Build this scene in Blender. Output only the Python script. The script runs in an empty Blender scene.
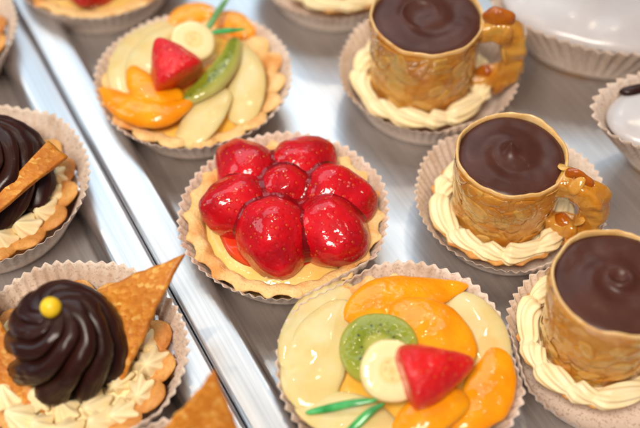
import bpy, bmesh, math, random
import numpy as np
from mathutils import Vector, Matrix, noise
R = math.radians
U = 0.01                      # everything below is written in centimetres
sc = bpy.context.scene
col = sc.collection

# ------------------------------------------------------------------ camera
EL, DIST, LENS = 52.0, 45.0, 60.0
cam_d = bpy.data.cameras.new('camera')
cam = bpy.data.objects.new('camera', cam_d); col.objects.link(cam)
cam_d.sensor_width = 36; cam_d.lens = LENS
cam_d.clip_start = 0.01; cam_d.clip_end = 50
cam.location = (0, -DIST*math.cos(R(EL))*U, DIST*math.sin(R(EL))*U)
cam.rotation_euler = (R(90-EL), 0, 0)
cam_d.dof.use_dof = True
cam_d.dof.focus_distance = 0.409
cam_d.dof.aperture_fstop = 5.0
sc.camera = cam

# ------------------------------------------------------------------ world, lamps, exposure
w = bpy.data.worlds.new('World'); sc.world = w; w.use_nodes = True
bg = w.node_tree.nodes['Background']
bg.inputs[1].default_value = 0.18
# the shop around the counter: soft patches of brown wood and blue daylight
_t = w.node_tree; _tc = _t.nodes.new('ShaderNodeTexCoord'); _n = _t.nodes.new('ShaderNodeTexNoise'); _r = _t.nodes.new('ShaderNodeValToRGB')
_n.inputs['Scale'].default_value = 3.2; _n.inputs['Detail'].default_value = 2
_t.links.new(_tc.outputs['Generated'], _n.inputs['Vector']); _t.links.new(_n.outputs['Fac'], _r.inputs[0]); _t.links.new(_r.outputs[0], bg.inputs[0])
_e = _r.color_ramp.elements; _e.new(.5)
for _i, (_p, _c) in enumerate([(.36, (.62, .33, .24, 1)), (.5, (.66, .55, .54, 1)), (.62, (.60, .86, 1.35, 1))]): _e[_i].position = _p; _e[_i].color = _c
def area(name, loc, target, sx, sy, power, color):
    d = bpy.data.lights.new(name, 'AREA'); d.shape = 'RECTANGLE'; d.size = sx; d.size_y = sy
    d.energy = power; d.color = color
    o = bpy.data.objects.new(name, d); col.objects.link(o); o.location = loc
    o.rotation_euler = (Vector(target)-Vector(loc)).to_track_quat('-Z', 'Y').to_euler()
    return o
area('window_light', (-0.35, 0.95, 1.15), (0, 0, 0), 1.5, 0.85, 7.0, (0.67, 0.87, 1.0))
area('ceiling_light', (-0.2, -0.6, 1.2), (0, 0, 0), 0.4, 0.4, 16.5, (1.0, 0.90, 0.78))
area('side_window', (-1.3, 0.1, 0.75), (0, 0, 0), 0.6, 0.6, 3.2, (0.70, 0.92, 1.0))
for p in [(0.32, 0.75, 1.2), (-0.1, 0.5, 1.3), (0.7, 0.3, 1.2), (0.15, 0.1, 1.3), (-0.45, 0.25, 1.25), (-0.6, 0.75, 1.1), (0.1, 1.05, 1.0)]:
    area('shop_lamp', p, (0, 0, 0), 0.045, 0.045, 0.55, (1.0, 0.80, 0.55))
sc.view_settings.view_transform = 'Standard'; sc.view_settings.look = 'None'
sc.view_settings.exposure = 0.2; sc.view_settings.gamma = 1.0
sc.render.engine = 'CYCLES'
sc.cycles.use_denoising = True
sc.cycles.max_bounces = 8

# ------------------------------------------------------------------ where a point of the photograph lies at height z (cm)
_e = R(EL); _C = np.array([0, -DIST*math.cos(_e), DIST*math.sin(_e)])
_F = np.array([0, math.cos(_e), -math.sin(_e)]); _R = np.array([1., 0, 0]); _Up = np.cross(_R, _F)
def at(px, py, z):
    D = _F*(640*LENS/36) + _R*(px-320) + _Up*(214-py)
    return _C + D*((z-_C[2])/D[2])

# ------------------------------------------------------------------ materials
class N:
    def __init__(s, name):
        s.m = bpy.data.materials.new(name); s.m.use_nodes = True
        s.t = s.m.node_tree; s.p = s.t.nodes['Principled BSDF']
        s.tc = s.t.nodes.new('ShaderNodeTexCoord')
    def set(s, **k):
        for a, v in k.items():
            i = s.p.inputs[a.replace('_', ' ')]
            if isinstance(v, tuple): i.default_value = v if len(v) != 3 or a == 'Subsurface_Radius' else (*v, 1)
            else: i.default_value = v
        return s
    def link(s, a, b): s.t.links.new(a, b)
    def coords(s, scale=(1, 1, 1), rot=(0, 0, 0), src='Object'):
        m = s.t.nodes.new('ShaderNodeMapping'); s.link(s.tc.outputs[src], m.inputs[0])
        m.inputs['Scale'].default_value = scale; m.inputs['Rotation'].default_value = rot
        return m.outputs[0]
    def noise(s, per_cm, detail=3, rough=.55, vec=None, dist=0):
        n = s.t.nodes.new('ShaderNodeTexNoise'); n.inputs['Scale'].default_value = per_cm*100 if vec is None else per_cm
        n.inputs['Detail'].default_value = detail; n.inputs['Roughness'].default_value = rough
        n.inputs['Distortion'].default_value = dist
        s.link(vec if vec is not None else s.tc.outputs['Object'], n.inputs['Vector']); return n.outputs['Fac']
    def voro(s, per_cm, out='Distance', feature='F1', vec=None, rnd=1):
        n = s.t.nodes.new('ShaderNodeTexVoronoi'); n.feature = feature
        n.inputs['Scale'].default_value = per_cm*100 if vec is None else per_cm
        n.inputs['Randomness'].default_value = rnd
        s.link(vec if vec is not None else s.tc.outputs['Object'], n.inputs['Vector']); return n.outputs[out]
    def ramp(s, fac, stops):
        r = s.t.nodes.new('ShaderNodeValToRGB'); e = r.color_ramp.elements
        while len(e) < len(stops): e.new(0.5)
        for i, (p, c) in enumerate(stops):
            e[i].position = p; e[i].color = (*c, 1) if len(c) == 3 else c
        s.link(fac, r.inputs[0]); return r.outputs[0]
    def mix(s, fac, a, b, mode='MIX'):
        m = s.t.nodes.new('ShaderNodeMix'); m.data_type = 'RGBA'; m.blend_type = mode
        for v, i in ((fac, 0), (a, 6), (b, 7)):
            if hasattr(v, 'is_linked'): s.link(v, m.inputs[i])
            else: m.inputs[i].default_value = v if i == 0 else (*v, 1)
        return m.outputs[2]
    def base(s, c): s.link(c, s.p.inputs['Base Color']); return s
    def bump(s, h, strength, dist_cm, coat=False, prev=None):
        b = s.t.nodes.new('ShaderNodeBump'); b.inputs['Strength'].default_value = strength
        b.inputs['Distance'].default_value = dist_cm*U
        s.link(h, b.inputs['Height'])
        if prev is not None: s.link(prev, b.inputs['Normal'])
        if coat != 'only': s.link(b.outputs[0], s.p.inputs['Normal'])
        if coat: s.link(b.outputs[0], s.p.inputs['Coat Normal'])
        return b.outputs[0]
    def uv(s):
        x = s.t.nodes.new('ShaderNodeSeparateXYZ'); s.link(s.tc.outputs['UV'], x.inputs[0]); return x.outputs
    def radius(s):
        v = s.t.nodes.new('ShaderNodeVectorMath'); v.operation = 'LENGTH'
        m = s.coords((100, 100, 0)); s.link(m, v.inputs[0]); return v.outputs['Value']
    def math(s, op, a, b):
        n = s.t.nodes.new('ShaderNodeMath'); n.operation = op
        for i, v in enumerate((a, b)):
            if hasattr(v, 'is_linked'): s.link(v, n.inputs[i])
            else: n.inputs[i].default_value = v
        return n.outputs[0]

M = {}
# brushed steel, brush lines along the tray's length
def steel():
    n = N('brushed_steel').set(Metallic=1.0, Roughness=.34, Anisotropic=.5)
    v = n.coords((900, 14, 900)); f = n.noise(1, 4, .6, v)
    f2 = n.noise(.12, 3, .5)
    n.base(n.ramp(f, [(.3, (.56, .56, .58)), (.7, (.72, .72, .74))]))
    r = n.t.nodes.new('ShaderNodeMapRange'); n.link(f2, r.inputs[0])
    r.inputs[1].default_value = .3; r.inputs[2].default_value = .7; r.inputs[3].default_value = .27; r.inputs[4].default_value = .42
    n.link(r.outputs[0], n.p.inputs['Roughness'])
    b = n.bump(f, .25, .004); n.bump(f2, .2, .15, prev=b)
    return n.m
M['steel'] = steel()
n = N('tabletop_laminate').set(Roughness=.5); n.base(n.ramp(n.noise(.3), [(.3, (.06, .05, .05)), (.7, (.10, .09, .085))])); M['table'] = n.m
# greaseproof paper, speckled
def paper():
    n = N('speckled_baking_paper').set(Roughness=.75, Specular_IOR_Level=.25, Subsurface_Weight=.15, Subsurface_Radius=(.002, .0015, .001))
    sp = n.noise(9, 2, .5); sp2 = n.noise(5, 1, .5); big = n.noise(.5, 3)
    c = n.ramp(big, [(.3, (.65, .51, .415)), (.7, (.77, .64, .535))])
    c = n.mix(n.ramp(sp, [(.54, (0, 0, 0)), (.64, (.5, .5, .5))]), c, (.36, .22, .15))
    c = n.mix(n.ramp(sp2, [(.60, (0, 0, 0)), (.68, (.5, .5, .5))]), c, (.80, .70, .62))
    c = n.mix(n.ramp(n.noise(.38, 3, .6, dist=.8), [(.56, (0, 0, 0)), (.66, (.55, .55, .55))]), c, (.52, .36, .25))
    n.base(c); n.bump(sp2, .25, .02)
    return n.m
M['paper'] = paper()
def crust(name, lo, mid, hi, toast):
    n = N(name).set(Roughness=.55, Specular_IOR_Level=.3, Subsurface_Weight=.25, Subsurface_Radius=(.004, .002, .001))
    c = n.ramp(n.noise(.9, 4, .6), [(.25, lo), (.5, mid), (.75, hi)])
    c = n.mix(n.ramp(n.noise(.55, 3, .6, dist=.6), [(.48, (0, 0, 0)), (.68, (.85, .85, .85))]), c, toast)
    g = n.noise(9, 3, .6)
    c = n.mix(n.ramp(g, [(.56, (0, 0, 0)), (.72, (.45, .45, .45))]), c, toast)
    n.base(c)
    b = n.bump(g, .6, .05); n.bump(n.noise(2.6, 4, .65), .75, .12, prev=b)
    pores = n.ramp(n.voro(5.5), [(.0, (0, 0, 0)), (.22, (1, 1, 1))]); b3 = n.bump(pores, .5, .05, prev=n.p.inputs['Normal'].links[0].from_socket)
    return n.m
M['pale_crust'] = crust('pale_shortcrust', (.74, .44, .15), (.82, .55, .24), (.86, .64, .33), (.66, .25, .045))
M['gold_crust'] = crust('golden_shortcrust', (.60, .27, .06), (.70, .36, .10), (.78, .48, .18), (.46, .15, .025))
def glazed(name, stops, sc_=.8, sss=.3, rad=(.006, .003, .001), bump=.5, bscale=2.6, rough=.35, extra=None, coat=1.0):
    n = N(name).set(Roughness=rough, Specular_IOR_Level=.1, Coat_Weight=coat, Coat_Roughness=.035, Coat_IOR=1.45, Subsurface_Weight=sss, Subsurface_Radius=rad)
    c = n.ramp(n.noise(sc_, 3, .55), stops)
    if extra: c = extra(n, c)
    n.base(c); n.bump(n.noise(bscale, 2, .5), bump, .10, coat=True)
    return n.m
M['custard'] = glazed('glazed_custard', [(.3, (.78, .50, .10)), (.7, (.86, .66, .24))], bump=.4)
M['custard_orange'] = glazed('jellied_custard', [(.3, (.85, .42, .03)), (.7, (.90, .58, .12))], bump=.4)
def fibres(n, c):
    f = n.noise(1, 3, .6, n.coords((2.2, 13, 1), src='UV'), dist=.4)
    return n.mix(n.ramp(f, [(.3, (0, 0, 0)), (.75, (.32, .32, .32))]), c, (.93, .81, .50))
M['pear'] = glazed('glazed_pear', [(.25, (.90, .66, .23)), (.5, (.94, .76, .35)), (.75, (.96, .84, .50))], sss=.9, rad=(.012, .009, .004), bump=.22, bscale=1.1, extra=fibres); M['pear'].node_tree.nodes['Principled BSDF'].inputs['Transmission Weight'].default_value = .1
M['peach'] = glazed('glazed_peach', [(.3, (.90, .27, .002)), (.7, (.96, .40, .006))], sss=.4, bump=.5, bscale=2.8)
def pulp(n, c):
    return n.mix(n.ramp(n.voro(3.2, feature='DISTANCE_TO_EDGE'), [(0, (.7, .7, .7)), (.12, (0, 0, 0))]), c, (.95, .50, .08))
M['mandarin'] = glazed('glazed_mandarin', [(.3, (.90, .24, .004)), (.7, (.95, .36, .01))], sss=.4, bump=.7, bscale=3.4, extra=pulp)
def berry(name, stops, bs=2.2, bump=.5, bd=.11):
    n = N(name).set(Roughness=.42, Specular_IOR_Level=.1, Coat_Weight=.9, Coat_Roughness=.03, Coat_IOR=1.5, Subsurface_Weight=.22, Subsurface_Radius=(.005, .0008, .0006))
    c = n.ramp(n.noise(.9, 3), stops)
    d = n.voro(4.0, rnd=.75)
    c = n.mix(n.ramp(d, [(.10, (.55, .55, .55)), (.20, (0, 0, 0))]), c, (.62, .20, .015))
    n.base(c)
    b1 = n.bump(n.ramp(d, [(.12, (.2, .2, .2)), (.2, (0, 0, 0)), (.42, (1, 1, 1))]), .45, .05)
    n.link(b1, n.p.inputs['Normal'])
    n.bump(n.noise(bs, 3, .5), bump, bd, coat='only')
    return n.m
M['strawberry'] = berry('glazed_strawberry', [(.3, (.36, .0015, .006)), (.55, (.58, .003, .010)), (.8, (.72, .010, .014))])
M['half_strawberry'] = berry('glazed_cut_strawberry', [(.3, (.56, .002, .006)), (.7, (.76, .014, .014))], bump=1.0, bs=3.2, bd=.2)
n = N('red_jelly').set(Roughness=.3, Specular_IOR_Level=.1, Coat_Weight=.6, Coat_Roughness=.02, Subsurface_Weight=.1, Subsurface_Radius=(.004, .0005, .0004))
n.base(n.ramp(n.noise(.8), [(.3, (.13, .0008, .002)), (.7, (.30, .002, .006))])); n.bump(n.noise(1.6, 2), .25, .1, coat=True); M['jelly'] = n.m
n = N('spilt_red_jelly').set(Roughness=.3, Specular_IOR_Level=.1, Coat_Weight=1.0, Coat_Roughness=.02, Subsurface_Weight=.3, Subsurface_Radius=(.004, .0008, .0004))
n.base(n.ramp(n.noise(.8), [(.35, (.62, .012, .006)), (.65, (.72, .07, .012))])); n.bump(n.noise(1.6, 2), .25, .1, coat=True); M['red_pool'] = n.m
def kiwi():
    n = N('glazed_kiwi').set(Roughness=.3, Specular_IOR_Level=.1, Coat_Weight=1.0, Coat_Roughness=.03, Subsurface_Weight=.35, Subsurface_Radius=(.003, .004, .001))
    u = n.uv()
    c = n.ramp(u[1], [(0, (.54, .50, .16)), (.28, (.38, .38, .06)), (.42, (.20, .24, .015)), (.8, (.28, .31, .02)), (1, (.40, .38, .06))])
    v = n.coords((26, 5, 1), src='UV'); d = n.voro(1, vec=v)
    seed = n.math('MULTIPLY', n.ramp(d, [(.18, (1, 1, 1)), (.30, (0, 0, 0))]), n.ramp(u[1], [(.30, (0, 0, 0)), (.38, (1, 1, 1)), (.58, (1, 1, 1)), (.66, (0, 0, 0))]))
    c = n.mix(seed, c, (.02, .02, .01))
    n.base(c); n.bump(n.noise(2.4, 2), .55, .1, coat=True)
    return n.m
M['kiwi'] = kiwi()
for _k, _a in (('pear', .72), ('peach', .94), ('kiwi', .94)): M[_k].node_tree.nodes['Principled BSDF'].inputs['Alpha'].default_value = _a
def banana():
    n = N('glazed_banana').set(Roughness=.3, Specular_IOR_Level=.1, Coat_Weight=1.0, Coat_Roughness=.03, Subsurface_Weight=.4, Subsurface_Radius=(.005, .004, .002))
    u = n.uv()
    c = n.ramp(u[1], [(0, (.76, .54, .20)), (.22, (.86, .68, .32)), (.34, (.83, .62, .26)), (.5, (.90, .74, .42)), (.95, (.88, .72, .38)), (1, (.84, .62, .26))])
    v = n.coords((9, 4, 1), src='UV'); d = n.voro(1, vec=v)
    seed = n.math('MULTIPLY', n.ramp(d, [(.14, (.8, .8, .8)), (.3, (0, 0, 0))]), n.ramp(u[1], [(.12, (0, 0, 0)), (.2, (1, 1, 1)), (.3, (1, 1, 1)), (.4, (0, 0, 0))]))
    n.base(n.mix(n.math('MULTIPLY', seed, .5), c, (.30, .15, .05))); n.bump(n.noise(2, 2), .4, .1, coat=True)
    return n.m
M['banana'] = banana()
n = N('green_stalk').set(Roughness=.3, Coat_Weight=.6, Coat_Roughness=.08, Subsurface_Weight=.2, Subsurface_Radius=(.001, .003, .001))
n.base(n.ramp(n.noise(2), [(.3, (.012, .20, .03)), (.55, (.03, .36, .07)), (.75, (.12, .50, .14))])); M['chive'] = n.m
n = N('dried_green_stalk').set(Roughness=.4, Coat_Weight=.4, Subsurface_Weight=.2, Subsurface_Radius=(.001, .003, .001))
n.base(n.ramp(n.noise(2), [(.3, (.10, .28, .08)), (.7, (.22, .42, .16))])); M['chive_pale'] = n.m
n = N('dark_chocolate_cream').set(Roughness=.29, Specular_IOR_Level=.26, Coat_Weight=.03, Coat_Roughness=.15, Subsurface_Weight=.0, Subsurface_Radius=(.002, .001, .0005))
n.base(n.ramp(n.noise(.8), [(.3, (.021, .0055, .004)), (.7, (.034, .0095, .0065))])); n.bump(n.noise(3, 3), .12, .05); M['choc'] = n.m
n = N('chocolate_ganache').set(Roughness=.36, Specular_IOR_Level=.22, Coat_Weight=.03, Coat_Roughness=.15, Subsurface_Weight=.0, Subsurface_Radius=(.002, .001, .0005))
n.base(n.ramp(n.noise(.7, 3), [(.3, (.050, .0150, .0100)), (.7, (.080, .0255, .0170))])); n.bump(n.noise(1.4, 3), .2, .08, coat=True); M['ganache'] = n.m
n = N('piped_cream').set(Roughness=.45, Specular_IOR_Level=.4, Subsurface_Weight=.45, Subsurface_Radius=(.006, .004, .002))
n.base(n.ramp(n.noise(1.0), [(.3, (.88, .70, .38)), (.7, (.92, .80, .52))])); n.bump(n.noise(4, 3), .2, .05); M['cream'] = n.m
def tuile():
    n = N('almond_tuile').set(Roughness=.5, Specular_IOR_Level=.3, Coat_Weight=.12, Coat_Roughness=.2, Subsurface_Weight=.2, Subsurface_Radius=(.004, .0015, .0005))
    v = n.coords((600, 820, 600), (0, 0, R(25)))
    d = n.voro(1, out='Color', vec=v); bw = n.t.nodes.new('ShaderNodeRGBToBW'); n.link(d, bw.inputs[0])
    c = n.ramp(bw.outputs[0], [(.2, (.54, .175, .012)), (.5, (.60, .215, .018)), (.75, (.66, .28, .035)), (.92, (.76, .44, .11))])
    c = n.mix(n.ramp(n.noise(.8, 3), [(.4, (0, 0, 0)), (.7, (.6, .6, .6))]), c, (.36, .09, .008))
    n.base(c); b = n.bump(n.voro(1, vec=v), .45, .05); n.bump(n.noise(6, 3), .4, .04, prev=b)
    return n.m
M['tuile'] = tuile()
def caramel(name, stops, rough=.16):
    n = N(name).set(Roughness=rough, Specular_IOR_Level=.15, Coat_Weight=.9, Coat_Roughness=.06, Subsurface_Weight=.35, Subsurface_Radius=(.006, .002, .0005))
    n.base(n.ramp(n.noise(.9, 4, .6), stops)); n.bump(n.noise(2.4, 3), .5, .12, coat=True); v = n.voro(1.3, out='Color'); bw = n.t.nodes.new('ShaderNodeRGBToBW'); n.link(v, bw.inputs[0])
    old = n.p.inputs['Base Color'].links[0].from_socket
    n.base(n.mix(n.ramp(bw.outputs[0], [(.45, (0, 0, 0)), (.75, (.5, .5, .5))]), old, stops[2][1] if len(stops) > 2 else stops[1][1]))
    return n.m
M['caramel'] = caramel('caramelised_wall', [(.25, (.44, .135, .008)), (.5, (.58, .235, .025)), (.75, (.70, .37, .075))])
M['flake'] = caramel('caramelised_almond_flake', [(.25, (.52, .20, .02)), (.5, (.64, .32, .055)), (.75, (.76, .48, .15))], .22)
M['flake_amber'] = caramel('dark_almond_flake', [(.25, (.42, .12, .008)), (.5, (.54, .21, .02)), (.75, (.64, .32, .06))], .2)
M['rim'] = caramel('toasted_almond_rim', [(.25, (.58, .27, .06)), (.5, (.72, .43, .15)), (.75, (.80, .56, .27))], .35)
M['handle'] = caramel('golden_caramel', [(.25, (.56, .17, .006)), (.5, (.72, .30, .025)), (.75, (.82, .46, .09))], .1); M['handle'].node_tree.nodes['Principled BSDF'].inputs['Transmission Weight'].default_value = .25
M['red_caramel'] = caramel('clear_caramel', [(.3, (.50, .075, .003)), (.7, (.74, .24, .012))], .08); M['red_caramel'].node_tree.nodes['Principled BSDF'].inputs['Transmission Weight'].default_value = .45
n = N('white_icing').set(Roughness=.32, Specular_IOR_Level=.5, Coat_Weight=.3, Coat_Roughness=.12, Subsurface_Weight=.3, Subsurface_Radius=(.003, .003, .003))
n.base(n.ramp(n.noise(.5, 3), [(.3, (.47, .43, .43)), (.7, (.55, .51, .51))])); n.bump(n.noise(.8, 3), .2, .1); M['icing'] = n.m
n = N('yellow_sugar').set(Roughness=.4, Subsurface_Weight=.2, Subsurface_Radius=(.002, .002, .0005))
n.base(n.ramp(n.noise(5), [(.3, (.82, .50, .008)), (.7, (.90, .62, .02))])); n.bump(n.noise(8), .2, .03); M['bead'] = n.m

# ------------------------------------------------------------------ mesh helpers
rng = random.Random(7)
def link(name, me, parent=None):
    o = bpy.data.objects.new(name, me); col.objects.link(o)
    if parent is not None: o.parent = parent
    return o
def mesh(name, V, F, mats, parent=None, smooth=True, fm=None, uv=None):
    me = bpy.data.meshes.new(name)
    me.from_pydata([tuple(c*U for c in v) for v in V], [], F)
    if not isinstance(mats, (list, tuple)): mats = [mats]
    for m in mats: me.materials.append(m)
    if smooth: me.polygons.foreach_set('use_smooth', [True]*len(me.polygons))
    if fm: me.polygons.foreach_set('material_index', fm)
    if uv:
        l = me.uv_layers.new(name='UVMap')
        for p in me.polygons:
            us = [uv[v] for v in p.vertices]
            for li, q in zip(p.loop_indices, us): l.data[li].uv = q
    bm = bmesh.new(); bm.from_mesh(me); bmesh.ops.recalc_face_normals(bm, faces=bm.faces); bm.to_mesh(me); bm.free()
    return link(name, me, parent)
def nz(x, y, z, s=1.0, seed=0):
    return noise.noise(Vector((x*s+seed*17.3, y*s-seed*9.1, z*s+seed*3.7)))
def lathe(fn, nu, nv, cap0=True, cap1=True):
    """fn(a, t) -> (x,y,z); a the angle, t 0..1 along the profile"""
    V = []; F = []
    for j in range(nv):
        for i in range(nu): V.append(fn(2*math.pi*i/nu, j/(nv-1)))
    for j in range(nv-1):
        for i in range(nu):
            a = j*nu+i; b = j*nu+(i+1) % nu; F.append((a, b, b+nu, a+nu))
    for cap, j in ((cap0, 0), (cap1, nv-1)):
        if cap:
            c = np.mean(V[j*nu:(j+1)*nu], axis=0); V.append(tuple(c)); k = len(V)-1
            for i in range(nu): F.append((j*nu+i, j*nu+(i+1) % nu, k))
    return V, F
def poly(prof, t):
    """piecewise-linear profile [(r,z)...] by equal parameter"""
    x = t*(len(prof)-1); i = min(int(x), len(prof)-2); f = x-i
    return prof[i][0]*(1-f)+prof[i+1][0]*f, prof[i][1]*(1-f)+prof[i+1][1]*f
def smooth_prof(pts, n):
    P = [np.array(p, float) for p in pts]; P = [2*P[0]-P[1]]+P+[2*P[-1]-P[-2]]; out = []
    for k in range(n):
        x = k/(n-1)*(len(P)-3); i = min(int(x), len(P)-4); f = x-i
        a, b, c, d = P[i:i+4]
        out.append(.5*((2*b)+(-a+c)*f+(2*a-5*b+4*c-d)*f*f+(-a+3*b-3*c+d)*f**3))
    return out
def sweep(name, pts, ws, ths, mat, parent=None, ns=36, nc=20, power=2.3, rough=.03, rs=1.5, seed=0, up=(0, 0, 1), caps=True):
    """body with a super-elliptic section along a smooth line"""
    S = smooth_prof(pts, ns); W = smooth_prof([(w,) for w in ws], ns); T_ = smooth_prof([(h,) for h in ths], ns)
    up = Vector(up); V = []; F = []; uv = []
    for k in range(ns):
        t = Vector(S[min(k+1, ns-1)]-S[max(k-1, 0)]).normalized()
        s = t.cross(up).normalized(); n_ = s.cross(t)
        x = k/(ns-1); e = 1.0
        if caps:
            q = min(x, 1-x)/.09
            if q < 1: e = max(.04, math.sqrt(1-(1-q)**2))
        for i in range(nc):
            a = 2*math.pi*i/nc; ca, sa = math.cos(a), math.sin(a)
            u = math.copysign(abs(ca)**(2/power), ca)*max(.02, W[k][0])*e; v = math.copysign(abs(sa)**(2/power), sa)*max(.02, T_[k][0])*(.3+.7*e)
            p = Vector(S[k])+s*u+n_*v
            d = rough*nz(*p, rs, seed)
            p += (s*ca+n_*sa)*d
            V.append(tuple(p)); uv.append((x, (ca+1)/2))
    for k in range(ns-1):
        for i in range(nc):
            a = k*nc+i; b = k*nc+(i+1) % nc; F.append((a, b, b+nc, a+nc))
    F.append(tuple(range(nc))); F.append(tuple((ns-1)*nc+i for i in range(nc)))
    return mesh(name, V, F, mat, parent, uv=uv)
def disc(name, r, th, mat, parent, loc, tilt=(0, 0, 0), seed=0, arc=None):
    """a lens-shaped slice; uv.y runs from the middle to the rim"""
    prof = [(.02, th), (.3*r, th*1.02), (.6*r, th*1.0), (.85*r, th*.9), (.97*r, th*.6), (r, 0), (.97*r, -th*.6), (.85*r, -th*.9), (.3*r, -th), (.02, -th)]
    P = smooth_prof(prof, 30); nu = 48; V = []; F = []; uv = []
    for j, (pr, pz) in enumerate(P):
        for i in range(nu):
            a = 2*math.pi*i/nu
            q = pr*(1+.05*nz(math.cos(a), math.sin(a), 0, 1.3, seed))
            V.append((q*math.cos(a), q*math.sin(a), pz+.04*nz(q*math.cos(a), q*math.sin(a), 0, 1.2, seed+3))); uv.append((i/nu, min(1, pr/r)))
    for j in range(len(P)-1):
        for i in range(nu):
            a = j*nu+i; b = j*nu+(i+1) % nu; F.append((a, b, b+nu, a+nu))
    F.append(tuple(range(nu))); F.append(tuple((len(P)-1)*nu+i for i in range(nu)))
    o = mesh(name, V, F, mat, parent, uv=uv); o.location = [c*U for c in loc]; o.rotation_euler = [R(a) for a in tilt]
    return o
def thing(name, label, cat, x, y, group=None, rz=0, z=0):
    o = bpy.data.objects.new(name, None); col.objects.link(o); o.empty_display_size = .01
    o.location = (x*U, y*U, z*U); o.rotation_euler.z = R(rz); o['label'] = label; o['category'] = cat
    if group: o['group'] = group
    return o
def tag(o, label, cat, group=None):
    o['label'] = label; o['category'] = cat
    if group: o['group'] = group
    return o

# ------------------------------------------------------------------ setting: tabletop and the two trays
SEAM = Vector((-8.25, 0.0)); AX = math.atan2(11.96, 21.95)       # the seam's bearing from +Y, leaning to -X
V = [(-120, -120, 0), (120, -120, 0), (120, 120, 0), (-120, 120, 0), (-120, -120, -3), (120, -120, -3), (120, 120, -3), (-120, 120, -3)]
o = mesh('tabletop', V, [(0, 1, 2, 3), (7, 6, 5, 4), (0, 4, 5, 1), (1, 5, 6, 2), (2, 6, 7, 3), (3, 7, 4, 0)], M['table'], smooth=False)
o['kind'] = 'structure'; o.location.z = -.3*U
def tray(name, label, w_, l_, x0, y0):
    """rectangular tray: floor at z 0, curved wall, flat rim at 1.15, turned-down edge; x0,y0 the corner in the seam's frame"""
    H = 1.15; prof = [(3.2, 0), (1.95, 0.0), (1.82, .02), (1.72, .09), (1.66, .2), (1.58, .85), (1.53, 1.0), (1.45, 1.1), (1.33, H), (1.15, H), (.6, H-.06), (.15, H-.13), (.06, H-.15), (.01, H-.2), (0, H-.3), (0, .25), (.10, .25)]
    V = []; F = []
    n = 12; ring = []
    def corner(ins, rad):
        pts = []
        for cx, cy, a0 in ((w_, l_, 0), (0, l_, 90), (0, 0, 180), (w_, 0, 270)):
            px = cx-ins-rad if cx else ins+rad; py = cy-ins-rad if cy else ins+rad
            for k in range(n): a = R(a0+90*k/(n-1)); pts.append((px+rad*math.cos(a), py+rad*math.sin(a)))
        return pts
    m = 4*n
    for ins, z in prof:
        rad = max(.6, 3.0-ins)
        V += [(x, y, z) for x, y in corner(ins, rad)]
    for j in range(len(prof)-1):
        for i in range(m): a = j*m+i; b = j*m+(i+1) % m; F.append((a, b, b+m, a+m))
    F.append(tuple(range(m)))
    V = [(x+x0, y+y0, z) for x, y, z in V]
    o = mesh(name, V, F, M['steel'])
    b = o.modifiers.new('thickness', 'SOLIDIFY'); b.thickness = .0006; b.offset = 0
    o.location = (SEAM.x*U, SEAM.y*U, -.0006); o.rotation_euler.z = AX
    return tag(o, label, 'tray', 'steel display trays')
tray('metal_tray', 'brushed steel tray on the right, under the fruit tarts and coffee cup pastries', 46, 64, .05, -26)
tray('metal_tray', 'brushed steel tray on the left, under the chocolate swirl tarts', 46, 64, -46.05, -26)

# ------------------------------------------------------------------ where each pastry stands, and paper cups
cA = at(284, 211, 2); cB = at(193, 76, 2); cC = at(400, 363, 2); cD = at(98, -40, 2)
cE = at(-76, 34, 2); cF = at(-15, 184, 2); cG = at(72, 357, 2); cH = at(172, 530, 2)
cI = at(335, -42, 2); cJ = at(430, 62, 2); cK = at(512, 188, 2); cL = at(615, 335, 2)
ROUND = [(cA, 4.22), (cB, 4.32), (cC, 4.42), (cD, 4.25), (cE, 4.25), (cF, 4.25), (cG, 4.15), (cH, 4.0), (cI, 3.95), (cJ, 4.05), (cK, 3.9), (cL, 3.98)]
def pressed(x, y, rt):
    """neighbouring cups press each other flat: (bearing, distance to the line of contact)"""
    out = []
    for c, r2 in ROUND:
        d = math.hypot(c[0]-x, c[1]-y)
        if .01 < d < rt+r2+.5: out.append((math.atan2(c[1]-y, c[0]-x), d*rt/(rt+r2)-.13))
    return out
def paper_cup(x, y, label, rt=4.2, rb=3.15, h=2.0, pleats=62, seed=0, flare=1.0, amp=.085):
    nu = pleats*6; nv = 16; touch = pressed(x, y, rt); turn = R(seed*23)
    def fn(a, t):
        wob = nz(math.cos(a), math.sin(a), 0, 1.4, seed); wob2 = nz(math.cos(a), math.sin(a), 2, 3.0, seed)
        if t < .2: r = rb*(.3+.7*t/.2); z = .03; k = 0
        else:
            s = (t-.2)/.8; r = rb+(rt-rb)*(s**flare)+s*(.13*wob+.05*wob2); z = .03+h*(s**.92)*(1+.09*wob+.05*wob2); k = s
        ph = a*pleats+.9*math.sin(3*a+seed)+.5*wob2
        tri = (2/math.pi)*math.asin(.97*math.sin(ph))
        r += amp*min(1, k*2.2)*(.75+.25*k)*tri*(1+.6*wob2)
        z += .03*k*tri
        for b, m_ in touch:
            cb = math.cos(a+turn-b)
            if cb > .3: r = min(r, m_/cb+.04*tri)
        return (r*math.cos(a), r*math.sin(a), z)
    V, F = lathe(fn, nu, nv, True, False)
    o = mesh('paper_baking_cup', V, F, M['paper'])
    b = o.modifiers.new('thickness', 'SOLIDIFY'); b.thickness = .00012; b.offset = 0
    o.location = (x*U, y*U, 0); o.rotation_euler.z = turn
    return tag(o, label, 'baking cup', 'round paper baking cups')

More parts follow.
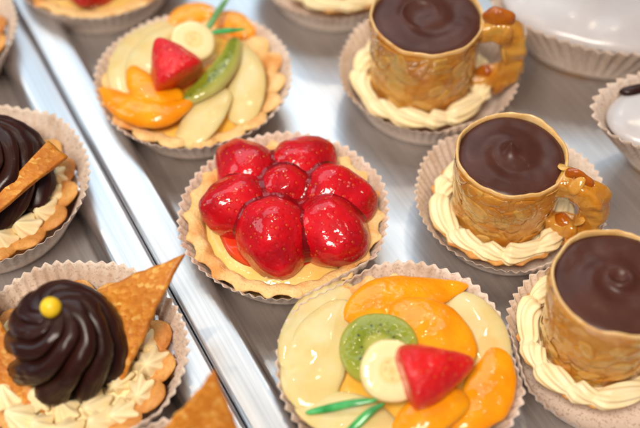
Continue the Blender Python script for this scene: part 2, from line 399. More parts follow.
# ------------------------------------------------------------------ tart shells and other shared parts
def tart_shell(parent, mat, ro=3.95, h=1.75, n=22, amp=.15, seed=0, lobes=False):
    rb = ro-1.08
    prof = smooth_prof([(rb*.5, .10), (rb, .10), (rb+.12, .2), (ro-.52, h*.62), (ro-.14, h-.20), (ro-.04, h-.03), (ro-.22, h+.05), (ro-.5, h+.02), (ro-.68, h-.14), (ro-.78, h-.4), (ro-.9, h-.7), (.4, h-.75)], 56)
    def fn(a, t):
        r, z = prof[min(55, int(round(t*55)))]
        k = max(0, min(1, (r-rb)/(ro-.3-rb)))
        if t > .72: k *= max(0, 1-(t-.72)/.12)
        c = math.cos(a*n)
        lob = (abs(math.cos(a*n/2))**.75*2-1.1) if lobes else (c*.8+.2*math.cos(2*a*n))
        r += amp*k*lob + .06*k*nz(math.cos(a), math.sin(a), 0, 1.7, seed)
        z += .06*k*nz(math.cos(a), math.sin(a), 0, 2.2, seed+5)*(1 if z > .6 else 0) + (.10*k*(lob) if lobes and z > h*.7 else .025*k*lob*(z > h*.7))
        d = .035*nz(r*math.cos(a), r*math.sin(a), z, 3.0, seed)+.02*nz(r*math.cos(a), r*math.sin(a), z, 8.0, seed)
        return ((r+d)*math.cos(a), (r+d)*math.sin(a), z+d*(z > .3))
    V, F = lathe(fn, n*12, 56)
    return mesh('tart_shell', V, F, mat, parent)
def filling(parent, name, mat, r, z0, dome, seed=0):
    def fn(a, t):
        q = r*(1-t)*(1+.03*nz(math.cos(a), math.sin(a), 0, 2, seed))+.01
        return (q*math.cos(a), q*math.sin(a), z0+dome*(1-(q/r)**2)-.25*max(0, (q/r-.9)/.1)+.05*nz(q*math.cos(a), q*math.sin(a), 0, 1.1, seed))
    V, F = lathe(fn, 64, 20, True, True)
    return mesh(name, V, F, mat, parent)
def berry_verts(L, W, seed, nu=36, nv=26, cone=False):
    prof = smooth_prof([(.02, 0), (.42, .01), (.80, .10), (1.0, .30), (.97, .5), (.76, .74), (.46, .93), (.24, .985), (.02, 1.0)] if not cone else [(.02, 0), (.55, .005), (.93, .06), (1.0, .17), (.90, .36), (.66, .62), (.36, .86), (.18, .96), (.02, 1.0)], nv)
    def fn(a, t):
        r, z = prof[min(nv-1, int(round(t*(nv-1))))]
        x, y, zz = r*W*math.cos(a), r*W*.93*math.sin(a), (z-.45)*L
        d = 1+.11*nz(x, y, zz, .75, seed)+.05*nz(x, y, zz, 1.7, seed)
        return (x*d, y*d, zz*d)
    return lathe(fn, nu, nv)
def strawberry(parent, loc, tilt, az, L=2.9, W=1.3, seed=0, mat='strawberry', spin=0):
    V, F = berry_verts(L, W, seed, cone=mat != 'strawberry')
    o = mesh('strawberry', V, F, M[mat], parent)
    o.location = [c*U for c in loc]
    o.rotation_euler = (Matrix.Rotation(R(az), 3, 'Z') @ Matrix.Rotation(R(tilt), 3, 'Y') @ Matrix.Rotation(R(spin), 3, 'Z')).to_euler()
    return o
def jelly_between(parent, berries, r_pool, z_pool, d=.19):
    """clear jelly that has run into the gaps: the berries' union, swollen, fused and shrunk again"""
    bm = bmesh.new()
    for o in berries:
        t = bmesh.new(); t.from_mesh(o.data)
        t.transform(Matrix.LocRotScale(o.location, o.rotation_euler, Vector((.985, .985, .985))))
        tmp = bpy.data.meshes.new('tmp'); t.to_mesh(tmp); t.free(); bm.from_mesh(tmp); bpy.data.meshes.remove(tmp)
    me = bpy.data.meshes.new('red_jelly'); bm.to_mesh(me); bm.free()
    o = bpy.data.objects.new('red_jelly', me); col.objects.link(o)
    a = o.modifiers.new('a', 'DISPLACE'); a.strength = d*U; a.mid_level = 0
    b = o.modifiers.new('b', 'REMESH'); b.mode = 'VOXEL'; b.voxel_size = .075*U
    c = o.modifiers.new('c', 'SMOOTH'); c.iterations = 6; c.factor = .5
    e = o.modifiers.new('e', 'DISPLACE'); e.strength = -(d+.035)*U; e.mid_level = 0
    f = o.modifiers.new('f', 'SMOOTH'); f.iterations = 4; f.factor = .5
    dg = bpy.context.evaluated_depsgraph_get(); m2 = bpy.data.meshes.new_from_object(o.evaluated_get(dg))
    o.modifiers.clear(); o.data = m2; bpy.data.meshes.remove(me); m2.name = 'red_jelly'
    m2.materials.clear(); m2.materials.append(M['jelly']); m2.polygons.foreach_set('use_smooth', [True]*len(m2.polygons))
    o.parent = parent
    return o
def rosette_mesh(seed=0, r=.55, h=.75, n=7):
    def fn(a, t):
        k = (1-t)**.62; rr = r*k*(1 if t > .12 else .86+.14*t/.12)
        rr *= 1+.20*math.cos(n*a+2.0*t)*(1-t*.5)
        x, y = rr*math.cos(a), rr*math.sin(a)
        return (x+.12*t*t, y, h*t+.04*nz(x, y, t, 2, seed))
    return lathe(fn, 56, 18)
_ros = []
for s_ in range(3):
    V, F = rosette_mesh(s_)
    o = mesh('cream_rosette', V, F, M['cream']); _ros.append(o.data); col.objects.unlink(o); bpy.data.objects.remove(o)
def cream_ring(parent, r, z, n, a0, a1, lean=35, size=1.0, seed=0):
    g = random.Random(seed)
    for k in range(n):
        a = R(a0+(a1-a0)*k/n)+g.uniform(-.05, .05)
        o = link('cream_rosette', _ros[(k+seed) % 3], parent)
        rr = r+g.uniform(-.1, .1); o.location = (rr*math.cos(a)*U, rr*math.sin(a)*U, z*U)
        o.rotation_euler = (Matrix.Rotation(a, 3, 'Z') @ Matrix.Rotation(R(g.uniform(-8, 14)), 3, 'Y') @ Matrix.Rotation(R(lean+g.uniform(-12, 12)), 3, 'X') @ Matrix.Rotation(g.uniform(0, 6), 3, 'Z')).to_euler()
        s = size*g.uniform(.9, 1.15); o.scale = (s, s*1.15, s)
def swirl(parent, r0, h, z0, n=13, twist=2.6, amp=.31, seed=0, lean=(0, 0)):
    def fn(a, t):
        tt = t**.9; prof = math.cos(tt*math.pi/2)**.72
        if t < .08: prof *= .9+.1*(t/.08)
        ph = n*(a-twist*t**1.25+.10*math.sin(2*a+seed)+.05*math.sin(5*a+3*t))
        ridge = abs(math.sin(ph/2+.35*math.sin(ph)))**.8
        k = amp*(1-.25*t)
        r = r0*prof*(1-k+2*k*ridge*.62)*(1+.006*math.sin(7*ph+9*nz(math.cos(a), math.sin(a), t*3, 1.5, seed)))*(1+.07*nz(math.cos(a), math.sin(a), t*2, 1.2, seed)+.03*nz(math.cos(a)*2, math.sin(a)*2, t*5, 2, seed+2))
        z = h*(math.sin(tt*math.pi/2)**.95)+.12*(ridge-.5)*(t > .3)*math.sin(tt*math.pi)
        return (r*math.cos(a)+lean[0]*tt, r*math.sin(a)+lean[1]*tt, z0+z)
    V, F = lathe(fn, n*36, 90)
    return mesh('chocolate_swirl', V, F, M['choc'], parent)
def wafer(parent, pts, th=.22, seed=0):
    """triangular tuile from three corners (world-scale cm, local): a gridded plate with a ragged edge"""
    A, B, C_ = [Vector(p) for p in pts]; nrm = (B-A).cross(C_-A).normalized(); n = 34
    V = []; F = []; idx = {}
    for side in (1, -1):
        for i in range(n+1):
            for j in range(n+1-i):
                u, v = i/n, j/n; wv = 1-u-v
                p = A*wv+B*u+C_*v
                edge = min(u, v, wv)
                rag = .10*nz(*p, 2.5, seed)
                ctr = (A+B+C_)/3
                if edge < 1e-6: p = p+(p-ctr).normalized()*(rag-.02)
                tk = th*(.55 if edge < 1e-6 else 1)/2*(1+.0*rag)+.035*nz(*p, 4.0, seed+side)*(edge > 1e-6)
                p = p+nrm*(side*tk+.12*nz(*p, .5, seed+9))
                idx[side, i, j] = len(V); V.append(tuple(p))
    for side in (1, -1):
        for i in range(n):
            for j in range(n-i):
                F.append((idx[side, i, j], idx[side, i+1, j], idx[side, i, j+1]))
                if i+j < n-1: F.append((idx[side, i+1, j], idx[side, i+1, j+1], idx[side, i, j+1]))
    rim = [(i, 0) for i in range(n)]+[(n-j, j) for j in range(n)]+[(0, n-j) for j in range(n)]
    for k in range(len(rim)):
        a, b = rim[k], rim[(k+1) % len(rim)]
        F.append((idx[(1,)+a], idx[(1,)+b], idx[(-1,)+b], idx[(-1,)+a]))
    return mesh('tuile_wafer', V, F, M['tuile'], parent)
def rel(c, px, py, z):
    p = at(px, py, z); return (p[0]-c[0], p[1]-c[1], z)

# ------------------------------------------------------------------ strawberry tarts
def strawberry_tart(x, y, label, spots, seed, cseed):
    t = thing('strawberry_tart', label, 'tart', x, y, 'glazed strawberry tarts')
    tart_shell(t, M['pale_crust'], seed=seed)
    filling(t, 'custard_filling', M['custard'], 3.35, 1.42, .12, seed)
    bs = [strawberry(t, *s[:3], L=s[3], W=s[4], seed=seed*10+k, spin=40*k) for k, s in enumerate(spots)]
    jelly_between(t, bs, 3, 1.5)
    def fn(a, t_):
        q = (2.65+.3*nz(math.cos(a), math.sin(a), 0, 1.6, seed+2))*(1-t_)+.01
        return (q*math.cos(a), q*math.sin(a), 1.45+.22*(1-(1-t_)**6))
    V, F = lathe(fn, 72, 14); mesh('jelly_pool', V, F, M['red_pool'], t)
    return t
def bspot(c, px, py, z, tilt, az, L, W): p = rel(c, px, py, z); return (p, tilt, az, L, W)
A_sp = [bspot(cA, 247, 173, 1.85, 74, 125, 2.85, 1.50), bspot(cA, 303, 170, 1.85, 78, 35, 2.85, 1.50), bspot(cA, 237, 208, 2.0, 68, 205, 2.8, 1.48),
        bspot(cA, 286, 192, 2.15, 14, 240, 2.4, 1.36), bspot(cA, 337, 200, 2.0, 76, 345, 2.85, 1.46), bspot(cA, 275, 240, 2.05, 62, 265, 2.95, 1.68), bspot(cA, 331, 234, 2.0, 70, 305, 2.95, 1.56)]
strawberry_tart(cA[0], cA[1], 'pale strawberry tart in the middle, seven whole glossy berries, in full view', A_sp, 1, 1)
paper_cup(cA[0], cA[1], 'round paper cup holding the strawberry tart in the middle', 4.22, seed=1)
D_sp = [((1.9*math.cos(R(a)), 1.9*math.sin(R(a)), 2.2), 66, a, 2.9, 1.45) for a in (-95, -25, 35, 95, 155, 215)]+[((0, 0, 2.7), 10, 0, 2.5, 1.15)]
strawberry_tart(cD[0], cD[1], 'strawberry tart cut off by the top edge, above the kiwi fruit tart', D_sp, 4, 4)
paper_cup(cD[0], cD[1], 'round paper cup of the strawberry tart cut off at the top edge', 4.25, seed=2)

# ------------------------------------------------------------------ mixed fruit tarts
def dome(x, y): return 1.55+.75*max(0, 1-(x*x+y*y)/15.0)
class Fruit:
    def __init__(s, t, c): s.t = t; s.c = c; s.k = 0
    def pt(s, px, py, lift):
        z = 2.0
        for _ in range(3): p = rel(s.c, px, py, z); z = dome(p[0], p[1])+lift
        return rel(s.c, px, py, z)
    def slice(s, name, mat, px, ws, ths, lift, **k):
        s.k += 1
        lifts = lift if isinstance(lift, (list, tuple)) else [lift]*len(px)
        return sweep(name, [s.pt(*q, l) for q, l in zip(px, lifts)], ws, ths, M[mat], s.t, seed=s.k+int(abs(s.c[0])*7), **k)
t = thing('fruit_tart', 'mixed fruit tart at the bottom edge with banana slice, pear and bright green stalks', 'tart', cC[0], cC[1], 'mixed fruit tarts')
tart_shell(t, M['pale_crust'], ro=4.0, n=24, seed=6); filling(t, 'custard_filling', M['custard_orange'], 3.75, 1.45, .5, 6)
f = Fruit(t, cC)
f.slice('pear_slice', 'pear', [(352, 284), (322, 306), (304, 340), (292, 374)], [.4, .88, .95, .5], [.12, .2, .22, .14], [.15, .2, .36, .6], rough=.05, rs=.8, power=1.9)
f.slice('pear_slice', 'pear', [(346, 300), (322, 336), (312, 376), (318, 412)], [.4, 1.0, 1.15, .6], [.14, .22, .24, .16], [.2, .26, .26, .12], rough=.05, rs=.8, power=1.9)
f.slice('pear_slice', 'pear', [(296, 400), (324, 410), (362, 420), (398, 440)], [.4, .8, .9, .5], [.14, .2, .22, .16], .2, rough=.05, rs=.8, power=1.9)
f.slice('pear_slice', 'pear', [(442, 294), (470, 314), (487, 346), (488, 392)], [.4, .85, .9, .5], [.14, .2, .22, .14], [.12, .2, .25, .2], rough=.05, rs=.8, power=1.9)
f.slice('peach_slice', 'peach', [(344, 320), (380, 301), (425, 293), (470, 285)], [.35, .98, .78, .10], [.18, .26, .24, .08], [.2, .3, .3, .32], rough=.06, power=1.9)
f.slice('peach_slice', 'peach', [(390, 306), (425, 320), (450, 345), (455, 372)], [.4, 1.0, 1.0, .5], [.18, .26, .26, .2], [.42, .48, .44, .26], rough=.06, power=1.9)
f.slice('peach_slice', 'peach', [(484, 336), (494, 366), (484, 402), (452, 428)], [.3, .75, .9, .45], [.2, .3, .32, .2], [.2, .26, .3, .26], rough=.06, power=2)
f.slice('peach_slice', 'peach', [(396, 438), (420, 418), (446, 404), (468, 398)], [.4, .75, .75, .35], [.22, .32, .32, .2], [.42, .5, .52, .45], rough=.06, power=2)
o = disc('kiwi_slice', 1.42, .2, M['kiwi'], t, f.pt(378, 348, .34), (1, -9, 20), 3)
o = disc('banana_slice', 1.1, .26, M['banana'], t, f.pt(391, 371, .9), (22, -14, 40), 4)
strawberry(t, f.pt(434, 372, 1.0), 86, 14, 2.6, 1.22, 61, 'half_strawberry', 30)
f.slice('green_stalk', 'chive', [(305, 413), (330, 408), (354, 403), (378, 400)], [.10, .16, .14, .06], [.05, .09, .08, .04], [.45, .6, .7, .75], power=2, rough=.01)
f.slice('green_stalk', 'chive', [(343, 436), (357, 424), (370, 412), (385, 403)], [.10, .16, .14, .06], [.05, .09, .08, .04], [.65, .7, .75, .77], power=2, rough=.01)
paper_cup(cC[0], cC[1], 'round paper cup holding the fruit tart at the bottom edge', 4.42, rb=3.3, h=2.0, seed=3)
t = thing('fruit_tart', 'mixed fruit tart at upper left with kiwi crescent, mandarin and one strawberry', 'tart', cB[0], cB[1], 'mixed fruit tarts')
tart_shell(t, M['pale_crust'], ro=3.98, n=18, amp=.2, seed=8, lobes=True); filling(t, 'custard_filling', M['custard_orange'], 3.45, 1.5, .45, 8)
f = Fruit(t, cB)
f.slice('pear_slice', 'pear', [(174, 22), (142, 42), (127, 72), (130, 102)], [.45, .85, .9, .5], [.14, .22, .22, .15], [.15, .12, .12, .08], rough=.05, rs=.8, power=1.9)
f.slice('pear_slice', 'pear', [(178, 26), (152, 44), (140, 72), (150, 98)], [.3, .6, .7, .4], [.14, .2, .2, .14], [.25, .24, .24, .2], rough=.05, rs=.8, power=1.9)
f.slice('pear_slice', 'pear', [(226, 88), (208, 112), (194, 130), (180, 144)], [.5, .8, .8, .5], [.16, .22, .2, .12], [.24, .2, .1, -.05], rough=.05, rs=.8, power=1.9)
f.slice('pear_slice', 'pear', [(236, 42), (246, 70), (245, 98), (240, 126)], [.4, .8, .85, .5], [.16, .22, .22, .14], [.2, .22, .18, .0], rough=.05, rs=.8, power=1.9)
f.slice('peach_slice', 'peach', [(134, 66), (142, 86), (160, 98), (184, 96)], [.4, .65, .7, .5], [.2, .3, .3, .2], [.3, .32, .32, .26], rough=.06, power=2)
f.slice('peach_slice', 'peach', [(99, 88), (126, 106), (160, 113), (194, 102)], [.12, .72, .8, .2], [.2, .42, .42, .2], [.25, .3, .34, .32], rough=.05, power=2)
f.slice('mandarin_segment', 'mandarin', [(170, 27), (184, 18), (200, 14), (216, 16)], [.3, .65, .65, .4], [.25, .4, .4, .25], [.08, .12, .14, .15])
f.slice('mandarin_segment', 'mandarin', [(213, 19), (228, 22), (242, 29), (250, 40)], [.4, .65, .65, .35], [.25, .4, .4, .25], [.14, .18, .12, .0])
f.slice('kiwi_slice', 'kiwi', [(236, 38), (228, 62), (210, 84), (184, 102)], [.25, .52, .56, .3], [.2, .3, .3, .2], [.5, .5, .5, .3])
disc('banana_slice', 1.0, .28, M['banana'], t, f.pt(193, 42, .75), (18, 10, 10), 8)
strawberry(t, f.pt(171, 63, .95), 62, 125, 2.2, 1.3, 33, 'half_strawberry')
f.slice('green_stalk', 'chive_pale', [(204, 34), (213, 20), (222, 6), (232, -8)], [.10, .17, .15, .06], [.06, .1, .09, .04], [1.0, 1.1, 1.2, 1.3], power=2, rough=.01)
f.slice('green_stalk', 'chive', [(210, 33), (222, 31), (234, 30), (246, 29)], [.10, .16, .14, .06], [.05, .09, .08, .04], [.95, 1.0, 1.05, 1.1], power=2, rough=.01)
paper_cup(cB[0], cB[1], 'round paper cup holding the upper left fruit tart', 4.32, seed=4)

# ------------------------------------------------------------------ chocolate swirl tarts
def choc_tart(c, label, seed, ro=3.55, r0=2.35, h=3.4, z0=1.35, lean=(0, 0), twist=2.6, wafers=(), n=13, off=(0, 0), bead=False):
    t = thing('chocolate_tart', label, 'tart', c[0], c[1], 'chocolate swirl tarts')
    tart_shell(t, M['gold_crust'], ro=ro, h=1.5, n=15, amp=.2, seed=seed, lobes=True)
    filling(t, 'cream_filling', M['cream'], ro-.6, 1.2, .1, seed)
    cream_ring(t, ro-.88, 1.25, 17, 0, 360, 30, 1.08, seed)
    cream_ring(t, ro-1.75, 1.25, 10, 15, 375, 20, .95, seed+1)
    s = swirl(t, r0, h, z0, n=n, twist=twist, seed=seed, lean=lean); s.location = (off[0]*U, off[1]*U, 0)
    for k, wv in enumerate(wafers): wafer(t, wv, th=.28 if seed == 3 else .22, seed=seed*3+k)
    if bead:
        bm = bmesh.new(); bmesh.ops.create_uvsphere(bm, u_segments=28, v_segments=20, radius=.36*U)
        for v in bm.verts: v.co *= 1+.05*nz(*(v.co*100), 2, 5)
        me = bpy.data.meshes.new('sugar_bead'); bm.to_mesh(me); bm.free(); me.materials.append(M['bead'])
        me.polygons.foreach_set('use_smooth', [True]*len(me.polygons))
        b = link('sugar_bead', me, t); b.location = ((off[0]+lean[0]+.02)*U, (off[1]+lean[1])*U, (z0+h+.14)*U)
    return t
gw = [[rel(cG, 184, 254, 4.6), rel(cG, 118, 390, 1.5), rel(cG, 72, 300, 2.6)], [rel(cG, -27, 266, 4.2), rel(cG, 46, 413, 1.2), rel(cG, -62, 398, 1.2)]]
choc_tart(cG, 'chocolate tart with yellow bead on top, at bottom left, between two triangular wafers', 2, r0=2.12, h=3.3, z0=1.45, lean=(-.15, -.05), twist=3.0, wafers=gw, off=(-.1, .3), bead=True, n=8)
paper_cup(cG[0], cG[1], 'round paper cup holding the chocolate tart with the yellow bead', 4.15, h=2.2, seed=5)
fw = [[rel(cF, 48, 142, 3.5), rel(cF, 68, 157, 3.2), rel(cF, -70, 268, 3.5)]]
choc_tart(cF, 'chocolate tart at left edge with one wafer seen edge on, above the yellow beaded tart', 3, r0=2.55, h=3.0, z0=1.5, lean=(-.2, .1), twist=3.4, wafers=fw, off=(.2, .2), n=8)
paper_cup(cF[0], cF[1], 'round paper cup at left edge, around the tart without a bead', 4.25, h=2.2, seed=6)
hw = [[rel(cH, 214, 370, 5.4), rel(cH, 128, 470, 2.2), rel(cH, 262, 490, 2.2)]]
choc_tart(cH, 'tart below the bottom edge, only its brown wafer tip showing', 5, ro=3.2, wafers=hw, r0=2.0, h=2.4)
paper_cup(cH[0], cH[1], 'round paper cup mostly below the bottom edge, behind the wafer tip', 4.0, h=2.2, seed=7)
choc_tart(cE, 'tart at the upper left edge, only its pale golden rim showing', 6, r0=2.1, h=2.6)
paper_cup(cE[0], cE[1], 'round paper cup cut off at the upper left edge', 4.25, h=2.2, seed=8)

# ------------------------------------------------------------------ coffee cup pastries
def flake_wall(parent, r, z0, z1, off, seed, flare=.1, tilt=(0, 0)):
    g = random.Random(seed); nu = 110; H = z1-z0
    def rad(t, a): return r*(1-flare+flare*t)+.07*nz(math.cos(a)*2, math.sin(a)*2, t*3, 1.0, seed)+.06*nz(math.cos(a)*3, math.sin(a)*3, t*5, 1.0, seed+2)
    prof = [(0, 0, 0), (0, .12, 0), (0, .25, 0), (0, .4, 0), (0, .55, 0), (0, .7, 0), (0, .85, 0), (0, .96, 0), (-.02, .99, 0), (-.06, 1.0, 0), (-.11, .99, 0), (-.14, .95, 0), (-.14, .7, 0), (-.14, .3, 0)]
    V = []; F = []; fm = []
    for d, t, _ in prof:
        for i in range(nu):
            a = 2*math.pi*i/nu; q = rad(t, a)+d
            V.append((off[0]+q*math.cos(a), off[1]+q*math.sin(a), z0+H*t+(.09*nz(math.cos(a), math.sin(a), 0, 2.0, seed+4)+.05*nz(math.cos(a), math.sin(a), 0, 7, seed))*max(0, t-.5)*2))
    for j in range(len(prof)-1):
        for i in range(nu): a = j*nu+i; b = j*nu+(i+1) % nu; F.append((a, b, b+nu, a+nu)); fm.append(2 if 6 < j < 12 else 0)
    def flake(a, z, w_, h_, roll, base, mi):
        k0 = len(V); m = 14; ring = [(1.0, 0), (.93, .018), (.5, .025), (.0, .027)]; sk = g.uniform(-.25, .25); tip = g.uniform(.05, .3)
        for s_, up in ring:
            for i in range(m):
                b = 2*math.pi*i/m
                u = s_*w_*(math.cos(b)*(1+tip*math.cos(b))+.06*math.sin(3*b+roll)); v = s_*h_*(math.sin(b)+sk*math.cos(b))
                u, v = u*math.cos(roll)-v*math.sin(roll), u*math.sin(roll)+v*math.cos(roll)
                zz = min(z1-.3, max(z0, z+v)); aa = a+u/r
                q = rad((zz-z0)/H, aa)+base+up
                V.append((off[0]+q*math.cos(aa), off[1]+q*math.sin(aa), zz))
        for l in range(len(ring)-1):
            for i in range(m): F.append((k0+l*m+i, k0+l*m+(i+1) % m, k0+(l+1)*m+(i+1) % m, k0+(l+1)*m+i)); fm.append(mi)
    for k in range(150):
        a = g.uniform(0, 2*math.pi); t = g.uniform(.03, .97)
        flake(a, z0+H*t, g.uniform(.28, .72), g.uniform(.2, .42), g.uniform(-1.6, 1.6), g.uniform(-.012, .03), g.choice((0, 1, 1, 3, 3)))
    o = mesh('almond_wall', V, F, [M['caramel'], M['flake'], M['rim'], M['flake_amber']], parent, fm=fm)
    return o
def ganache(parent, r, z, off, seed, style):
    nu, nv = 120, 46; g = random.Random(seed); ph0 = g.uniform(0, 6)
    def fn(a, t):
        q = r*(1-t)+.004; x, y = q*math.cos(a), q*math.sin(a)
        zz = .10*(1-(q/r)**2)-.10*max(0, (q/r-.86)/.14)**2
        sp = math.sin(a+ph0-q*3.4)
        zz += .075*sp*math.exp(-((q-.9)/.55)**2)*(1 if style else 1.3)
        zz += .06*nz(x, y, 0, .8, seed)+.012*nz(x, y, 0, 2.5, seed)
        if style == 1: px_, py_ = x+.10, y-.10; d = math.hypot(px_, py_); zz += .42*math.exp(-(d/.24)**1.5)+.10*math.exp(-(d/.6)**2)
        if style == 2: d = math.hypot(x-.1, y-.1); zz += .20*math.exp(-((d-.38)/.16)**2)*(.6+.4*math.cos(a*1.0+1.2))-.06*math.exp(-(d/.25)**2)
        if style == 3: d = math.hypot(x+.35, y-.1); zz += .10*math.exp(-((d-.75)/.13)**2)*(.5+.5*math.cos(a-2.2))
        return (off[0]+x, off[1]+y, z+zz)
    V, F = lathe(fn, nu, nv, False, True)
    return mesh('ganache_filling', V, F, M['ganache'], parent)
def rope_cream(parent, r, z, seed, off=(0, 0), n=12):
    """piped shell border: overlapping ribbed teardrops round the cup's foot"""
    def fn(a, t):
        b = 2*math.pi*t; a_ = a+.10*math.sin(3*a+seed)+.07*math.sin(7*a+2*seed)
        s = (a_*n/(2*math.pi)+.10*math.cos(b)) % 1.0; kk = int(a_*n/(2*math.pi))
        env = .60+.40*(min(1, s/.28)**.6 if s < .28 else (1-(s-.28)/.72)**.8)+.10*nz(kk, 0, 0, 1.7, seed)
        rib = 1+.15*math.cos(8*b+7*s+kk)*(.5+.5*math.sin(math.pi*s))
        q = .46*env*rib
        rr = r+q*math.cos(b)+.10*nz(math.cos(a)*2, math.sin(a)*2, 0, 1, seed)
        return (off[0]+rr*math.cos(a), off[1]+rr*math.sin(a), z+.62*q*math.sin(b)*1.25+.1*env+.06*nz(math.cos(a)*2, math.sin(a)*2, 3, 1, seed))
    V, F = lathe(fn, n*24, 56, False, False)
    return mesh('cream_border', V, F, M['cream'], parent)
def coffee_cup(c, label, seed, r, z1, off, haz, style, handle=True, rshell=2.95, blob=0.0):
    t = thing('coffee_cup_pastry', label, 'pastry', c[0], c[1], 'edible coffee cups')
    sh = tart_shell(t, M['gold_crust'], ro=rshell, h=1.15, n=18, amp=.1, seed=seed)
    fl = filling(t, 'cream_filling', M['cream'], rshell-.35, .95, .1, seed)
    for q in (sh, fl): q.location = (off[0]*U, off[1]*U, 0)
    rope_cream(t, r+.3, 1.2, seed, off)
    flake_wall(t, r, 1.0, z1, off, seed)
    ganache(t, r-.115, z1-.13, off, seed, style)
    if handle:
        d = Vector((math.cos(R(haz)), math.sin(R(haz)), 0)); o0 = Vector((off[0], off[1], 0))
        P = lambda q, z: tuple(o0+d*q+Vector((0, 0, z)))
        sd = Vector((-d.y, d.x, 0))
        hl = z1-1.3
        h = sweep('cup_handle', [P(r-.15, z1-.5), P(r+.55, z1-.42), P(r+1.2, z1-.62), P(r+1.42, z1-.75-hl*.28), P(r+1.25, z1-.8-hl*.58), P(r+.6, 1.62), P(r-.15, 1.5)],
                  [.44, .50, .54, .50, .50, .46, .38], [.52, .50, .52, .46, .48, .48, .44], M['handle'], t, ns=90, nc=40, power=4.0, rough=.14, rs=1.6, seed=seed, up=tuple(sd), caps=False)
        vs = h.data.vertices; g = random.Random(seed); pts = [(v.co/U, v.normal.copy()) for v in vs]
        for v, (p, nn) in zip(vs, pts): v.co = (p+nn*(.06*nz(*p, 2.4, seed)+.015*nz(*p, 8, seed)))*U
        # almond flakes set in the caramel
        bm = bmesh.new(); bm.from_mesh(h.data); bm.normal_update(); body_verts = list(bm.verts)
        for k in range(10):
            v = g.choice(body_verts); nn = v.normal.copy(); tt = nn.orthogonal().normalized(); tt.rotate(Matrix.Rotation(g.uniform(0, 6.28), 3, nn)); bt = nn.cross(tt)
            w1, w2 = g.uniform(.34, .6), g.uniform(.2, .34); mi = g.choice((1, 1, 2)); c0 = v.co+nn*.0001; rings = []
            for s_, up_ in ((1, -.0004), (.92, .0002), (.5, .00028)):
                rings.append([bm.verts.new(c0+(tt*w1*math.cos(b)*(1+.2*math.cos(b))+bt*w2*math.sin(b))*s_*U+nn*(up_-.0012*s_*s_*w1*w1*4*math.cos(b)**2)) for b in [2*math.pi*i/14 for i in range(14)]])
            for l in (0, 1):
                for i in range(14):
                    f_ = bm.faces.new((rings[l][i], rings[l][(i+1) % 14], rings[l+1][(i+1) % 14], rings[l+1][i])); f_.material_index = mi; f_.smooth = True
            f_ = bm.faces.new(rings[2]); f_.material_index = mi; f_.smooth = True
        bm.to_mesh(h.data); bm.free(); h.data.materials.append(M['flake']); h.data.materials.append(M['flake_amber'])
        if blob: sweep('caramel_drop', [P(r-.05, z1-.1), P(r+.35, z1+.06), P(r+.85, z1+.02), P(r+1.2, z1-.05)], [.18, .34, .36, .16], [.4, .66, .62, .4], M['red_caramel'], h, ns=36, nc=28, rough=.22, rs=1.4, seed=seed+1)
        else: sweep('caramel_drop', [P(r-.05, z1-.12), P(r+.5, z1-.10), P(r+1.1, z1-.2)], [.12, .16, .1], [.4, .52, .3], M['red_caramel'], h, ns=30, nc=26, rough=.14, rs=2, seed=seed+1)
        sweep('caramel_drop', [P(r-.1, 1.5), P(r+.5, 1.6), P(r+1.0, 1.75)], [.25, .38, .2], [.4, .62, .42], M['red_caramel'], h, ns=30, nc=26, rough=.18, rs=2.0, seed=seed+2)
    return t
coffee_cup(cJ, 'almond coffee cup pastry at top centre with red caramel blob on its handle', 11, 2.45, 4.9, (-.35, -.15), -8, 3, blob=1.0)
paper_cup(cJ[0], cJ[1], 'round paper cup under the coffee cup pastry at top centre', 4.05, rb=3.2, h=1.75, seed=9, flare=1.1)
coffee_cup(cK, 'almond coffee cup pastry with a small chocolate peak, middle of three on the right', 12, 2.2, 4.45, (-.35, -.25), -30, 1)
paper_cup(cK[0], cK[1], 'widely flared paper cup under the coffee cup pastry with a chocolate peak', 3.9, rb=2.95, h=1.6, seed=10, flare=1.0)
coffee_cup(cL, 'almond coffee cup pastry cut off by the right edge, handle out of view', 13, 2.3, 4.9, (-.45, .45), -20, 2)
paper_cup(cL[0], cL[1], 'round paper cup under the coffee cup pastry at the right edge', 3.98, rb=3.1, h=1.75, seed=11, flare=1.05)
coffee_cup(cI, 'coffee cup pastry cut off by the top edge, only its foot showing', 14, 2.3, 4.6, (.2, 0), -10, 3)
paper_cup(cI[0], cI[1], 'round paper cup cut off at top centre', 3.95, rb=3.1, h=1.6, seed=12)

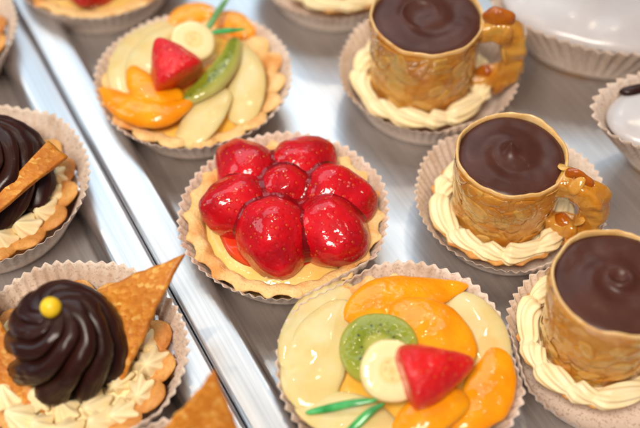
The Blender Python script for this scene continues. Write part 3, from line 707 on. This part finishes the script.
# ------------------------------------------------------------------ boat-shaped iced pastries
def boat_r(a, L, W): 
    p = 2.1; return (abs(math.cos(a)/L)**p+abs(math.sin(a)/W)**p)**(-1/p)
def boat(x, y, rz, L, W, label, cup_label, seed, stripe=False, h=3.25):
    pl = 46; nu = pl*6
    # arc-length spacing so that the pleats stay even round the ends
    A = np.linspace(0, 2*math.pi, 2001); Pn = np.array([(boat_r(a, L, W)*math.cos(a), boat_r(a, L, W)*math.sin(a)) for a in A])
    s = np.concatenate([[0], np.cumsum(np.linalg.norm(np.diff(Pn, axis=0), axis=1))]); s /= s[-1]
    ang = np.interp(np.linspace(0, 1, nu, endpoint=False), s, A)
    V = []; F = []; nv = 14
    for j in range(nv):
        t = j/(nv-1)
        for i in range(nu):
            a = ang[i]; q = boat_r(a, L, W)
            if t < .2: k = 0; sc_ = .56*(.3+.7*t/.2); z = .03
            else: k = (t-.2)/.8; sc_ = .56+.44*k; z = .03+2.9*k**.95*(1+.1*abs(math.cos(a)))
            tri = (2/math.pi)*math.asin(.97*math.sin(2*math.pi*i/6))
            q = q*sc_+.15*min(1, 2*k)*tri
            V.append((q*math.cos(a), q*math.sin(a), z+.02*tri*k))
    for j in range(nv-1):
        for i in range(nu): a = j*nu+i; b = j*nu+(i+1) % nu; F.append((a, b, b+nu, a+nu))
    F.append(tuple(range(nu)))
    o = mesh('oval_paper_cup', V, F, M['paper']); m = o.modifiers.new('thickness', 'SOLIDIFY'); m.thickness = .00012; m.offset = 0
    o.location = (x*U, y*U, 0); o.rotation_euler.z = R(rz); tag(o, cup_label, 'baking cup', 'oval paper baking cups')
    t = thing('iced_pastry', label, 'pastry', x, y, 'white iced pastries', rz)
    def body(s0, z0, z1, r0):
        prof = smooth_prof([(.55, z0), (s0*.86, z0+.3), (s0, z0+(z1-z0)*.45), (s0*.93, z0+(z1-z0)*.75), (s0*.72, z1-.12), (s0*.4, z1), (.02, z1+.03)], 30)
        def fn(a, tt):
            k, z = prof[min(29, int(round(tt*29)))]; q = boat_r(a, L, W)*k
            q *= 1+.025*nz(math.cos(a)*2, math.sin(a)*2, z, 1, seed)
            return (q*math.cos(a), q*math.sin(a), z+.06*nz(q*math.cos(a), q*math.sin(a), 0, .7, seed+1))
        return lathe(fn, 96, 30)
    V, F = body(.62, .08, 2.2, 0); mesh('pastry_base', V, F, M['gold_crust'], t)
    V, F = body(.87, 2.1, h, 0)
    # the icing's lower edge is uneven and stops short of the ends
    V = [(x_*(1 if z > 1.9 else .985), y_, z+(.22*nz(x_, y_, 0, 1.1, seed+7) if z < 2.0 else 0)) for x_, y_, z in V]
    mesh('white_icing', V, F, M['icing'], t)
    if stripe:
        sweep('chocolate_stripe', [(-L*.72, W*.50, h-.18), (-L*.3, W*.52, h+.0), (L*.1, W*.5, h+.05), (L*.6, W*.5, h-.05)], [.22, .24, .22, .2], [.14, .16, .16, .12], M['choc'], t, ns=40, nc=16, rough=.08)
    return t
pM = at(604, 24, 2); pN = at(708, 127, 2)
boat(pM[0], pM[1], -14, 5.6, 2.9, 'white iced pastry at the top right corner, plain on top', 'pleated oval paper cup under the plain iced pastry', 21)
boat(pN[0], pN[1], 4, 5.2, 2.6, 'white iced pastry at the right edge with a dark chocolate stripe', 'pleated oval paper cup under the chocolate striped iced pastry', 22, True)
